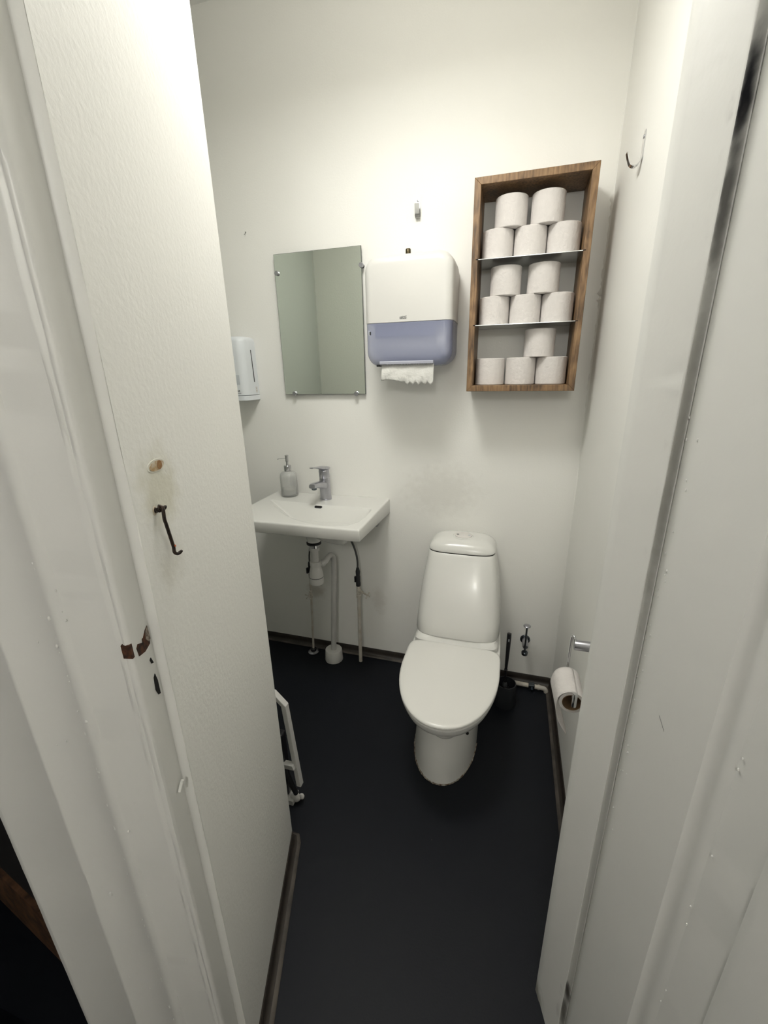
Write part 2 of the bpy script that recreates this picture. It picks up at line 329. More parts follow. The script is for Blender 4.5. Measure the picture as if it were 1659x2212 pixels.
# open door leaf seen edge-on towards the hall, painted, with a raised panel
Dz0, Dz1 = .012, 2.02
dst = P2(S2, .0035, .0)
def dp(a, n=0): return P2(dst, a, n)          # a: away from hinge towards the hall, n: into the leaf
doors = MB()
prof = [(.0,.002),(.0008,.0005),(.003,0),(.010,.0003),(.022,.0),(.030,.0006),(.1335,.0006),(.1355,.004),(.139,.009),(.147,.011),(.155,.008),(.163,.010),(.1655,.011)]
def outl(pr, tail):
    return [dp(a,n) for a,n in pr]+tail
poly = outl(prof, [dp(.1655,.032), dp(.1335,.040), dp(0,.040)])
profile_extrude(doors, poly, [.0003,.0004,.0004,.0003,.0003,.0001,.0001,.0004,.0004,.0004,.0004,.0002,0,0,0,0], Dz0, Dz1, .012, 21)
rnd = random.Random(8)
for i in range(46):
    zz = abs(rnd.gauss(0,.22))*rnd.choice([-1,1])+1.0; p = dp(abs(rnd.gauss(.012,.006)), -.0004)
    doors.sphere((p[0],p[1],zz), rnd.uniform(.0008,.0018), 5, (.6,.6,1.3))
for i in range(16):
    p = dp(.1655+rnd.gauss(0,.002), .009); doors.sphere((p[0],p[1],rnd.uniform(.4,1.2)), rnd.uniform(.001,.002), 5, (.6,.6,1.2))
dleaf = doors.obj('door_1', M_gloss, None, ang=50); struct(dleaf)
dleaf['label'] = 'white painted panel door standing open against the right of the doorway'
pn = MB(); poly = [dp(.160,.0105),dp(.218,.0105),dp(.2205,.0075),dp(.232,.005),dp(.45,.005),dp(.4615,.0075),dp(.464,.0105),dp(.53,.0105),dp(.53,.030),dp(.160,.030)]
profile_extrude(pn, poly, [0,.0001,.0004,.0004,0,0,0,0,0,0], .16, 1.88, .02, 4); pn.obj('door_panel', M_gloss, dleaf, ang=50)
rr = MB(); rr.prism([dp(.1655,.0012),dp(.66,.0012),dp(.66,.04),dp(.1655,.04)], Dz0, .16); rr.prism([dp(.1655,.0012),dp(.66,.0012),dp(.66,.04),dp(.1655,.04)], 1.88, Dz1)
rr.prism([dp(.53,.0012),dp(.66,.0012),dp(.66,.04),dp(.53,.04)], .16, 1.88); rr.obj('door_rail', M_gloss, dleaf, smooth=False)
sm = MB(); base = Vector((*dp(.058,-.0002),1.0))
for k in range(9):
    t = k/8; p0 = base+u*(.012*t)+Vector((0,0,-.012*t)) ; sm.cyl(p0+Vector((0,0,.0012)), p0+u*.0012+Vector((0,0,-.0010)), .00022, n=5)
sm.obj('scuff_mark', M_ink, dleaf)
for zz in (1.70, .21):                     # hinge pins in the gap
    q = P2(S2,.0015,.012); MB().cyl((q[0],q[1],zz-.045),(q[0],q[1],zz+.045),.0045).obj('hinge', M_black, dleaf)

# ------- dark coved skirting
def skirting(name, pts, normals):
    """pts: plan path of the wall face, normals: into the room"""
    mb = MB(); mbl = MB()
    pf = [(0,.041),(.003,.042),(.0045,.040),(.0048,.020),(.006,.013),(.010,.007),(.016,.0045)]; lf = [(.016,.0045),(.0165,.006),(.024,.004),(.027,0.0005),(0.0,.0005)]
    rA = []; rB = []
    for (x,y),(nx,ny) in zip(pts, normals):
        rA.append([Vector((x+nx*a,y+ny*a,z)) for a,z in pf+[(.016,.0005),(0,.0005)]]); rB.append([Vector((x+nx*a,y+ny*a,z)) for a,z in lf])
    mb.rings(rA); mbl.rings(rB)
    o = mb.obj(name, M_base, None, ang=60); struct(o); mbl.obj('worn_lip', M_lip, o, ang=60); return o
def seg(a, b, n, amp=0.0, seed=0):
    r = random.Random(seed); return [(lerp(a[0],b[0],i/n)+0*r.random(), lerp(a[1],b[1],i/n)) for i in range(n+1)]
s2 = math.sqrt(2)
pb = [(-1.47,D)]+seg((-1.40,D),(.20,D),20)+[(.262,D-.0005)]
# back wall and right wall in one mitred run with a rounded corner
pts = seg((-1.46,D),(.262,D),24)+[(.270,D-.004)]+seg((.274,D-.012),(.274,.745),18)
nrm = [(0,-1)]*25+[(-.7,-.7)]+[(-1,0)]*19
skirting('baseboard_back', pts, nrm)
nl = Vector((w.x, w.y)); 
pts = [P2(L0,.0,-.85)]+[P2(L0,0,-.012),P2(L0,.004,-.002)]+[P2(L0,.012+i*.469/14,0) for i in range(15)]
nrm = [(-u.x,-u.y)]*2+[((w.x-u.x)*.75,(w.y-u.y)*.75)]+[(w.x,w.y)]*15
skirting('baseboard_corner', pts, nrm)
pl = [(-1.62,.526),(-1.0,.416),P2(hw[0],.004,0)]
o = MB().prism([pl[0],pl[1],pl[2],P2(pl[2],.012,0),(pl[1][0],pl[1][1]-.016),(pl[0][0],pl[0][1]-.016)], 0, .18).obj('baseboard_hall', M_skirt, smooth=False); struct(o)
# lumpy caulk in the right-hand corner
m = MB(); rnd = random.Random(2); rings = []
for k in range(260):
    zz = .05+k*(ZC-.06)/259; a = .0035+(.004*abs(rnd.gauss(0,1)) if 1.30 < zz < 2.0 else .0006*abs(rnd.gauss(0,1)))
    rings.append([Vector((.2745,D+.001,zz)),Vector((.274-a,D+.0005,zz)),Vector((.274-a*.45,D-a*.45,zz)),Vector((.2745,D-a,zz))])
m.rings(rings); struct(m.obj('trim_3', M_wall, ang=60))

# hall shell behind the camera (dark, partly seen)
hall = [P2((0,0),.95,-1.6), P2((0,0),.95,1.3)]
struct(MB().prism([P2((0,0),1.5,-1.7),P2((0,0),1.6,-1.7),P2((0,0),1.6,1.4),P2((0,0),1.5,1.4)],0,2.8).obj('wall_hall_rear', M_wall, smooth=False))
struct(MB().prism([P2((0,0),-.50,1.30),P2((0,0),1.6,1.30),P2((0,0),1.6,1.4),P2((0,0),-.50,1.4)],0,2.8).obj('wall_hall_side', M_wall, smooth=False))
struct(MB().prism([P2(L1,.06,-1.6),P2(L1,.06,1.7),P2(L1,2.2,1.7),P2(L1,2.2,-1.6)],2.80,2.88).obj('ceiling_hall', M_ceil, smooth=False))

# ------------------------------------------------------------------ lamps
M_opal = bpy.data.materials.new('opal_glass_lit'); M_opal.use_nodes = True
b = M_opal.node_tree.nodes['Principled BSDF']; b.inputs['Base Color'].default_value = (.9,.88,.82,1); b.inputs['Emission Color'].default_value = (1,.96,.88,1); b.inputs['Emission Strength'].default_value = 6
def ceiling_lamp(name, loc, zc, label):
    t = thing(name, label, 'ceiling lamp', (loc[0],loc[1],zc))
    MB().lathe([(.06,0),(.06,-.025),(.045,-.03)], (loc[0],loc[1],zc), (0,0,1), 32).obj('base', M_plastic, t)
    MB().lathe([(.045,zc-.03-loc[2]),(.09,.05),(.125,.01),(.13,-.02),(.125,-.035)], (loc[0],loc[1],loc[2]), (0,0,1), 40, cap0=False, cap1=False).obj('lamp_shade', M_opal, t)
ceiling_lamp('ceiling_lamp', LAMP, ZC, 'round white lamp on the bathroom ceiling')
ceiling_lamp('ceiling_lamp', HALL, 2.80, 'round white lamp on the hall ceiling')

# ------------------------------------------------------------------ wooden shelf box with rolls
bx = thing('wall_shelf_box', 'oiled wooden shelf box on the back wall, full of toilet paper rolls', 'shelf', (.0165, D, 1.371))
X0,X1,Z0,Z1,Y0,T = -.168,.202,1.371,2.033,1.650,.021
b1 = D-.001
def board(name, poly):  # poly in x,z ; extruded to the wall
    return MB().extr_y(poly, Y0, b1).obj(name, M_wood, bx, smooth=False, bevel=.0012)
board('side_board', [(X0,Z0),(X0+T,Z0+T),(X0+T,Z1-T),(X0,Z1)])
board('side_board', [(X1,Z0),(X1-T,Z0+T),(X1-T,Z1-T),(X1,Z1)])
board('top_board', [(X0,Z1),(X0+T,Z1-T),(X1-T,Z1-T),(X1,Z1)])
board('bottom_board', [(X0,Z0),(X0+T,Z0+T),(X1-T,Z0+T),(X1,Z0)])
SH = (1.595, 1.800)
for zz in SH:
    MB().box(X0+T-.001, X1-T+.001, Y0+.0015, b1-.002, zz-.0012, zz+.0008).obj('shelf_plate', M_shelf, bx, smooth=False)
    for xx in (X0+T-.007, X1-T-.001):
        MB().box(xx, xx+.008, Y0-.0004, Y0+.01, zz-.0016, zz+.0012).obj('saw_slot', M_hole, bx, smooth=False)
def roll_mesh():
    m = MB(); H = .0935; R = .0525; r = .021
    prof = [(r,0),(R-.002,0),(R,.002)]+[(R, H*k/6) for k in range(1,6)]+[(R,H-.002),(R-.002,H),(r,H)]
    n = 48; rings = [[Vector((q*math.cos(2*math.pi*i/n), q*math.sin(2*math.pi*i/n), h)) for i in range(n)] for q,h in prof+[prof[0]]]
    m.rings(rings, False, False); return m
first = roll_mesh().obj('toilet_paper_roll', M_paper, None)
used = False
def roll(x, y, z, label, rz):
    global used
    o = first if not used else first.copy()
    if used: C.objects.link(o)
    used = True; o.location = (x,y,z); o.rotation_euler = (0,0,rz); tag(o, label, 'toilet paper', 'toilet paper rolls in the wooden shelf box'); return o
YR = 1.733; h = .0937; fl = 1.3925
spec = []
for nm, z0, ups in (('top', SH[1]+.0012, ((-.050,'left'),(.0665,'right'))), ('middle', SH[0]+.0012, ((-.054,'left'),(.0715,'right'))), ('bottom', fl, ((.0775,None),))):
    for x, side in ((-.0885,'left'),(.0185,'middle'),(.1245,'right')):
        roll(x + (0 if nm != 'bottom' else (-.002 if side=='left' else 0)), YR, z0, '%s of three rolls standing directly on the wooden box\'s %s level' % ({'left':'leftmost','middle':'middle','right':'rightmost'}[side], nm), random.uniform(0,6))
    for x, side in ups:
        if side: roll(x, YR-.004, z0+h, '%s of two rolls stacked on top at the wooden box\'s %s level' % (side, nm), random.uniform(0,6))
        else: roll(x, YR-.004, z0+h, 'single white roll stacked on top at the bottom level of the wooden box', random.uniform(0,6))

# ------------------------------------------------------------------ mirror
mr = thing('wall_mirror', 'rectangular frameless mirror with four round chrome clips above the washbasin', 'mirror', (-.805, D, 1.356))
mx0,mx1,mz0,mz1 = -.999,-.613,1.356,1.917
MB().box(mx0,mx1,1.8005,1.8045,mz0,mz1).obj('glass_backing', M_edge, mr, smooth=False)
MB().box(mx0+.001,mx1-.001,1.7995,1.8003,mz0+.001,mz1-.001).obj('mirror_glass', M_mirror, mr, smooth=False)
for x,z in ((-.988,1.846),(-.613,1.848),(-.951,1.360),(-.654,1.358)):
    m = MB(); m.lathe([(.0085,0),(.0095,.002),(.0095,.007),(.0085,.009)], (x,1.7995,z), (0,-1,0), 28); cl_ = m.obj('clip', M_chromeb, mr)
    MB().cyl((x,1.7996,z),(x,D-.0005,z),.0065).obj('clip_stem', M_black, cl_)

# ------------------------------------------------------------------ paper towel dispenser
pd = thing('towel_dispenser', 'white paper towel dispenser with smoky blue lower cover beside the mirror', 'dispenser', (-.386, D, 1.463))
def rrect(x0,x1,z0,z1,r,n=8):
    p = []
    for cx,cz,a0 in ((x1-r,z1-r,0),(x0+r,z1-r,90),(x0+r,z0+r,180),(x1-r,z0+r,270)):
        for k in range(n+1):
            a = math.radians(a0+90*k/n); p.append((cx+r*math.cos(a), cz+r*math.sin(a)))
    return p
def shell(x0,x1,z0,z1,r,yw,yf,ins, zcut=None, keep=1):
    rings = []
    for yy,i_ in ins: rings.append([Vector((a,yy,c)) for a,c in rrect(x0+i_,x1-i_,z0+i_,z1-i_,max(.004,r-i_*.6))])
    m = MB(); m.rings(rings)
    bm = bmesh.new(); vs = [bm.verts.new(v) for v in m.v]
    for f in m.f: bm.faces.new([vs[i] for i in f])
    if zcut is not None:
        g = bm.verts[:]+bm.edges[:]+bm.faces[:]
        res = bmesh.ops.bisect_plane(bm, geom=g, plane_co=(0,0,zcut), plane_no=(0,0,1), clear_outer=keep<0, clear_inner=keep>0)
        e = [x for x in res['geom_cut'] if isinstance(x, bmesh.types.BMEdge)]
        bmesh.ops.holes_fill(bm, edges=bm.edges[:], sides=0)
    bm.verts.index_update(); v = [x.co.copy() for x in bm.verts]; f = [tuple(q.index for q in x.verts) for x in bm.faces]; bm.free(); return v, f
INS = [(1.815,.006),(1.76,.001),(1.68,0),(1.645,.0015),(1.634,.005),(1.626,.011),(1.621,.020),(1.6195,.030)]
v,f = shell(-.549,-.222,1.463,1.838,.052,1.815,1.62,INS,1.6165,1)
m = MB(); m.add(v,f); m.obj('upper_cover', M_plastic, pd, ang=40)
INSb = [(a,b_+.0015) for a,b_ in INS]
v,f = shell(-.549,-.222,1.463,1.838,.052,1.815,1.62,INSb,1.6150,-1)
m = MB(); m.add(v,f); m.obj('lower_cover', M_blue, pd, ang=40)
MB().cyl((-.52,1.72,1.560),(-.25,1.72,1.560),.058,n=40).obj('inner_roll', M_towel, pd)
MB().box(-.513,-.288,1.640,1.646,1.571,1.612).obj('inner_plate', mat('grey_blue_mechanism',(.12,.13,.19),.5), pd, smooth=False)
MB().box(-.5325,-.5195,1.6225,1.627,1.574,1.592).obj('inner_window', M_lbl, pd, smooth=False)
MB().box(-.529,-.523,1.6200,1.6226,1.577,1.588).obj('window_slot', M_greyp, pd, smooth=False)
lip = MB(); lip.extr_x([(1.6195,1.4835),(1.6180,1.481),(1.6180,1.4725),(1.66,1.4655),(1.70,1.4645),(1.70,1.475),(1.64,1.4835)], -.492,-.288); slot_o = lip.obj('paper_slot', mat('pale_blue_grey_plastic',(.40,.41,.48),.5), pd, smooth=False, bevel=.001)
te = MB()
for k in range(34): x = -.489+k*.0059; te.box(x,x+.0032,1.6168,1.619,1.4690,1.4730)
te.obj('serrated_edge', M_ink, slot_o, smooth=False)
MB().box(-.506,-.492,1.625,1.66,1.4645,1.472).obj('black_gap', M_black, pd, smooth=False)
# hanging paper
nx, nz = 44, 12; vv = []; ff = []; rnd = random.Random(3); low = 0
lows = []
for i in range(nx+1):
    t = i/nx; base = 1.4135-.004*t
    base += (-.012*abs(math.sin(t*math.pi*9)) if t > .45 else .003*math.sin(t*11)); lows.append(base+rnd.gauss(0,.0008))
for j in range(nz+1):
    for i in range(nx+1):
        t = i/nx; s_ = j/nz; x = lerp(-.487,-.287,t); zt = 1.4735; zz = lerp(zt, lows[i], s_)
        y = 1.632-.012*math.sin(s_*1.9)+.0015*math.sin(t*17+s_*6)+.0008*rnd.gauss(0,1)*(s_>.5)
        vv.append((x,y,zz))
for j in range(nz):
    for i in range(nx): a = j*(nx+1)+i; ff.append((a,a+1,a+nx+2,a+nx+1))
pp = link_mesh('hanging_towel', vv, ff, M_towel, pd, True, 180)
sd = pp.modifiers.new('thick','SOLIDIFY'); sd.thickness = .0006
# small logo: rounded plate, swoosh, lettering
lg = MB(); lg.box(-.4125,-.3880,1.6188,1.6194,1.6262,1.6335); lg.add([(-.4125,1.6190,1.6335),(-.402,1.6190,1.6353),(-.395,1.6190,1.6345),(-.386,1.6190,1.6372),(-.3875,1.6190,1.6352),(-.395,1.6190,1.6337),(-.403,1.6190,1.6343)],[(0,1,2,5,6),(2,3,4,5)])
lgo = lg.obj('logo_plate', M_ink, pd, smooth=False)
def text(s, size, loc, rot, mat_, name, parent, ext=.0002):
    c = bpy.data.curves.new('t','FONT'); c.body = s; c.size = size; c.extrude = ext; c.align_x = 'CENTER'; c.align_y = 'CENTER'
    t = bpy.data.objects.new('t', c); C.objects.link(t); dg = bpy.context.evaluated_depsgraph_get(); dg.update()
    me = bpy.data.meshes.new_from_object(t.evaluated_get(dg)); bpy.data.objects.remove(t)
    Mx = Matrix.Translation(loc) @ rot; me.transform(Mx); me.materials.clear(); me.materials.append(mat_)
    o = bpy.data.objects.new(name, me); C.objects.link(o); setpar(o, parent); return o
RX = Matrix.Rotation(math.radians(90),4,'X')
text('TORK', .0085, (-.40025,1.6185,1.6298), RX, M_plastic, 'lettering', lgo)

# ------------------------------------------------------------------ soap dispenser on the wall
sp = thing('soap_dispenser', 'pale grey-white wall soap dispenser left of the mirror, half hidden by the wall corner', 'dispenser', (-1.2, D, 1.333))
def plan(x0,x1,yf,yb,r,n=10):
    p = [(x1,yb)]
    p = [(x0,yb),(x1,yb)]
    for k in range(n+1): a = math.radians(-90*k/n); p.append((x1-r+r*math.cos(a), yf+r+r*math.sin(a)))
    for k in range(n+1): a = math.radians(-90-90*k/n); p.append((x0+r+r*math.cos(a), yf+r+r*math.sin(a)))
    return p
def soapbody(z0, z1, rt, mname, mt):
    rings = []
    for zz, i_ in [(z0,.0015),(z0+.001,0)]+[(lerp(z0,z1-rt,k/4),0) for k in range(1,5)]+[(z1-rt+rt*math.sin(math.radians(a)), rt*(1-math.cos(math.radians(a)))) for a in (20,40,60,75,90)]:
        rings.append([Vector((x,y,zz)) for x,y in plan(-1.257+i_,-1.145-i_,1.712+i_*1.3,D-.001-i_*.3,.032)])
    m = MB(); m.rings(rings); return m.obj(mname, mt, sp, ang=50)
soapbody(1.356,1.605,.022,'cover',M_cool); soapbody(1.333,1.3545,.001,'pump_base',M_cool)
m = MB(); m.add([(-1.1446,1.778,1.551),(-1.1446,1.7835,1.549),(-1.1446,1.789,1.411),(-1.1446,1.7825,1.413),(-1.150,1.778,1.551),(-1.150,1.7835,1.549),(-1.150,1.789,1.411),(-1.150,1.7825,1.413)],[(0,1,2,3),(7,6,5,4),(0,4,5,1),(1,5,6,2),(2,6,7,3),(3,7,4,0)]); m.obj('level_window', M_greyp, sp, smooth=False)
MB().box(-1.1452,-1.1444,1.790,1.803,1.366,1.392).obj('side_key', M_plastic, sp, smooth=False, bevel=.0004)
MB().box(-1.1449,-1.1441,1.7945,1.7975,1.383,1.3865).box(-1.1449,-1.1441,1.7945,1.7975,1.372,1.3755).obj('key_mark', M_ink, sp, smooth=False)
MB().box(-1.205,-1.172,1.7112,1.7125,1.403,1.444).obj('label_plate', M_lbl, sp, smooth=False)
MB().box(-1.21,-1.178,1.7110,1.7125,1.3735,1.3800).obj('logo_plate', M_ink, sp, smooth=False)
text('TORK', .0065, (-1.190,1.7108,1.3767), RX, M_plastic, 'lettering', sp)
text('Skincare', .0052, (-1.190,1.7115,1.3665), RX, M_ink, 'lettering', sp) if False else MB().box(-1.205,-1.172,1.7112,1.7125,1.3655,1.3668).obj('small_print', M_ink, sp, smooth=False)

# ------------------------------------------------------------------ hooks
def flat_hook(name, label, pts, half, widthdir, parent_loc, mat_, screw=None):
    """strip bent along pts with width 2*half in widthdir"""
    t = thing(name, label, 'hook', parent_loc); wv = Vector(widthdir)
    P = [Vector(p) for p in pts]; Q = []
    for i in range(len(P)-1):
        a = P[max(i-1,0)]; b_ = P[i]; c = P[i+1]; d = P[min(i+2,len(P)-1)]
        for k in range(5):
            s = k/5; Q.append(.5*((2*b_)+(c-a)*s+(2*a-5*b_+4*c-d)*s*s+(3*b_-a-3*c+d)*s**3))
    Q.append(P[-1]); rings = []
    for i, p in enumerate(Q):
        tg = (Q[min(i+1,len(Q)-1)]-Q[max(i-1,0)]).normalized(); nn = tg.cross(wv).normalized()*.0011
        rings.append([p-wv*half-nn, p+wv*half-nn, p+wv*half+nn, p-wv*half+nn])
    m = MB(); m.rings(rings); m.obj('hook_strip', mat_, t, ang=40)
    if screw:
        c, ax = screw; MB().lathe([(.0045,0),(.0042,.0012),(.002,.0018)], c, ax, 16).obj('screw', M_chromeb, t)
    return t
xb = -.389
flat_hook('coat_hook', 'flat chrome hook on the back wall above the paper towel dispenser', [(xb,D-.0015,2.057),(xb,D-.0015,2.03),(xb,D-.0018,2.003),(xb,D-.005,1.992),(xb,D-.013,1.988),(xb,D-.021,1.994),(xb,D-.0235,2.006),(xb,D-.026,2.030)], .0085, (1,0,0), (xb,D,2.02), mat('worn_steel',(.36,.36,.35),.28,metal=1,var=.15,vscale=60), ((xb,D-.0026,2.045),(0,-1,0)))
xr = .274
def rhook(y, label, zt=2.013, xoff=0.0):
    flat_hook('coat_hook', label, [(xr-.0015,y,zt),(xr-.0015,y,zt-.025),(xr-.0016,y,zt-.052),(xr-.005,y,zt-.066),(xr-.015,y,zt-.074),(xr-.026,y,zt-.070),(xr-.032,y,zt-.058),(xr-.037,y,zt-.042)], .0085, (0,1,0), (xr,y,zt-.04), M_chrome, ((xr-.0026,y,zt-.012),(-1,0,0)))
rhook(1.455, 'chrome J hook on the right wall, the one near the back corner')
rhook(1.005, 'chrome hook on the right wall partly hidden by the door frame')
pg = thing('wall_peg', 'small dark metal peg just above the paper towel dispenser', 'peg', (-.424, D, 1.872))
m = MB(); m.lathe([(.0095,1.862),(.0100,1.863),(.0100,1.884),(.0088,1.886)], (-.421,1.790,0), (0,0,1), 28); m.obj('peg_body', M_bronze, pg)
MB().lathe([(.0075,0),(.0070,.0008)], (-.421,1.790,1.8858), (0,0,1), 24).obj('peg_cap', M_plastic, pg)
MB().cyl((-.421,1.797,1.868),(-.421,D-.0005,1.868),.004).obj('peg_stem', M_bronze, pg)
m = MB(); m.tube([(-1.133+.0055*math.cos(a), D-.003-.004*math.sin((a+2.2)/2.2*1.2), 2.012+.0055*math.sin(a)) for a in [-2.2+.32*k for k in range(9)]], .0008, 8, sub=2)
m.cyl((-1.1275,D-.003,2.014),(-1.1275,D+.001,2.0145),.0012); tag(m.obj('picture_hook', M_greyp), 'tiny dark crescent hook on the back wall, up and left of the mirror', 'hook')

# ------------------------------------------------------------------ washbasin
sk = thing('washbasin', 'white rectangular ceramic washbasin on the back wall below the mirror', 'sink', (-.811, D, .80))
SX0,SX1,SY0,SY1,SZ = -1.108,-.517,1.392,D-.001,.885
bowl = [(-1.072,1.679),(-1.004,1.598),(-.939,1.533),(-.879,1.484),(-.82,1.449),(-.747,1.421),(-.686,1.412),(-.63,1.414),(-.579,1.431),(-.550,1.477),(-.541,1.54),(-.5445,1.640),(-.556,1.661),(-.654,1.657),(-.758,1.658),(-.869,1.665),(-.984,1.673),(-1.05,1.681)]
def inside(x,y,P):
    c = False; n = len(P); j = n-1
    for i in range(n):
        if (P[i][1] > y) != (P[j][1] > y) and x < (P[j][0]-P[i][0])*(y-P[i][1])/(P[j][1]-P[i][1])+P[i][0]: c = not c
        j = i
    return c
def pdist(x,y,P):
    best = 9; n = len(P)
    for i in range(n):
        ax,ay = P[i]; bx_,by_ = P[(i+1)%n]; dx = bx_-ax; dy = by_-ay
        t = max(0,min(1,((x-ax)*dx+(y-ay)*dy)/(dx*dx+dy*dy))); best = min(best, math.hypot(x-ax-t*dx, y-ay-t*dy))
    return best
def sdepth(x,y):
    if not inside(x,y,bowl): return 0.0
    d = pdist(x,y,bowl)
    # steeper near the back, shallow slope from the left
    k = max(0, min(1, (-.62-x)/.40)); width = lerp(.085,.15,k); s = min(1, d/width)
    s2_ = s*s*(3-2*s)*.62+s*.38
    e = min(1, d/.012); return .118*s2_*(e*e*(3-2*e)*.5+.5*e)
NX,NY = 130,96; er = .007
xs = [lerp(SX0+er,SX1-er,i/NX) for i in range(NX+1)]; ys = [lerp(SY0+er,SY1,j/NY) for j in range(NY+1)]
edge = [(er*(1-math.cos(math.radians(a))), er*(1-math.sin(math.radians(a)))) for a in (0,22,45,68)]
XS = [(SX0+a,b_) for a,b_ in edge]+[(x,0) for x in xs]+[(SX1-a,b_) for a,b_ in edge[::-1]]
YS = [(SY0+a,b_) for a,b_ in edge]+[(y,0) for y in ys]
vv = []; ff = []
for y,dy in YS:
    for x,dx in XS: vv.append((x,y,SZ-max(dx,dy)-sdepth(x,y)))
nX = len(XS); nY = len(YS)
for j in range(nY-1):
    for i in range(nX-1): a = j*nX+i; ff.append((a,a+1,a+nX+1,a+nX))
# skirt sides down to the underside
ring = [i for i in range(nX)]+[j*nX+nX-1 for j in range(1,nY)]+[(nY-1)*nX+i for i in range(nX-2,-1,-1)]+[j*nX for j in range(nY-2,0,-1)]
b0 = len(vv); rn = []
def botz(y): return lerp(.836,.814,(y-SY0)/(SY1-SY0))
for q in ring: x,y,z = vv[q]; rn.append((x,y,botz(y)+.003))
vv += rn; n = len(ring)
for i in range(n): j = (i+1)%n; ff.append((ring[i],b0+i,b0+j,ring[j]))
b1_ = len(vv)
for q in ring: x,y,z = vv[q]; vv.append((lerp(x,-.81,.012),lerp(y,1.6,.012),botz(y)))
for i in range(n): j = (i+1)%n; ff.append((b0+i,b1_+i,b1_+j,b0+j))
ff.append(tuple(b1_+i for i in range(n)))
link_mesh('basin', vv, ff, M_ceramic, sk, True, 55)
m = MB(); m.lathe([(.05,-.004),(.070,-.012),(.055,-.040),(.034,-.062),(.030,-.092),(.02,-.094)], (-.812,1.60,.822), (0,0,1), 40); m.obj('bowl_underside', M_ceramic, sk, ang=60)
# overflow on the back slope of the bowl
def bz(x,y): return SZ-sdepth(x,y)
oc = (-.801,1.6465); p0 = Vector((oc[0],oc[1],bz(*oc))); sl = (bz(oc[0],oc[1]+.003)-bz(oc[0],oc[1]-.003))/.006
tv = Vector((0,1,sl)).normalized(); nv = Vector((1,0,0)).cross(tv).normalized()
def pill(c, a, b_, L, R, n=10):
    pts = []
    for k in range(n+1): t = -math.pi/2+math.pi*k/n; pts.append(c+a*(L+R*math.cos(t))+b_*(R*math.sin(t)))
    for k in range(n+1): t = math.pi/2+math.pi*k/n; pts.append(c+a*(-L+R*math.cos(t))+b_*(R*math.sin(t)))
    return pts
def pillobj(name, c, a, b_, nn, L, R, h0, h1, mt, par):
    m = MB(); A = pill(c+nn*h0,a,b_,L,R); B = pill(c+nn*h1,a,b_,L,R); m.rings([A,B]); return m.obj(name, mt, par, smooth=False)
pillobj('overflow_ring', p0, Vector((1,0,0)), tv, nv, .0125,.0062,-.003,.0012, M_dchrome, sk)
pillobj('overflow_slot', p0, Vector((1,0,0)), tv, nv, .0120,.0045,-.003,.0016, M_hole, sk)
m = MB(); m.box(-.592,-.570,D-.035,D-.001,.752,.815); wbk = m.obj('wall_bracket', M_chromeb, sk, smooth=False, bevel=.001)
MB().cyl((-.581,D-.036,.775),(-.581,D-.040,.775),.006,n=16).obj('bracket_bolt', M_dchrome, wbk)

# faucet
fc = thing('faucet', 'chrome single-lever mixer tap on the back rim of the washbasin', 'tap', (-.808,1.748,SZ))
fx, fy = -.808, 1.748
m = MB(); m.lathe([(.0285,0),(.0285,.003),(.0265,.004),(.0255,.03),(.0245,.075),(.0243,.100),(.0243,.103)], (fx,fy,SZ), (0,0,1), 40); m.obj('body', M_chromeb, fc)
def rsect(c, rx, rz, ax, up, n=24, e=3.0):
    r = []
    for k in range(n):
        a = 2*math.pi*k/n; ca, sa = math.cos(a), math.sin(a)
        r.append(c+ax*rx*math.copysign(abs(ca)**(2/e),ca)+up*rz*math.copysign(abs(sa)**(2/e),sa))
    return r
m = MB(); ax = Vector((1,0,0)); rg = []
for y,z,rx,rz in ((1.745,.952,.019,.020),(1.725,.958,.019,.019),(1.69,.968,.0175,.0155),(1.65,.976,.0165,.0125),(1.622,.980,.016,.0115),(1.612,.980,.014,.0095)):
    rg.append(rsect(Vector((fx,y,z)),rx,rz,ax,Vector((0,.28,.96))))
m.rings(rg); spo = m.obj('spout', M_chromeb, fc, ang=60)
m = MB(); m.lathe([(.0115,0),(.0115,-.012),(.0095,-.013)], (fx,1.632,.973), (0,-.15,1), 24); m.obj('aerator', M_dchrome, spo)
m = MB(); m.lathe([(.0238,0),(.0243,.002),(.0243,.030),(.0225,.038),(.014,.043)], (fx,fy,SZ+.105), (0,-.10,1), 36); 
rg = []
for y,z,rx,rz in ((1.768,1.030,.0225,.006),(1.748,1.033,.0235,.0085),(1.72,1.038,.022,.0075),(1.69,1.045,.018,.0045),(1.66,1.052,.0155,.0032),(1.632,1.058,.013,.0026),(1.620,1.059,.009,.002)):
    rg.append(rsect(Vector((fx,y,z)),rx,rz,ax,Vector((0,.2,.98))))
m.rings(rg); m.obj('lever', M_chromeb, fc, ang=60)
MB().cyl((fx-.004,fy-.0245,1.010),(fx-.004,fy-.026,1.010),.003,n=12).obj('index_mark', M_black, fc)

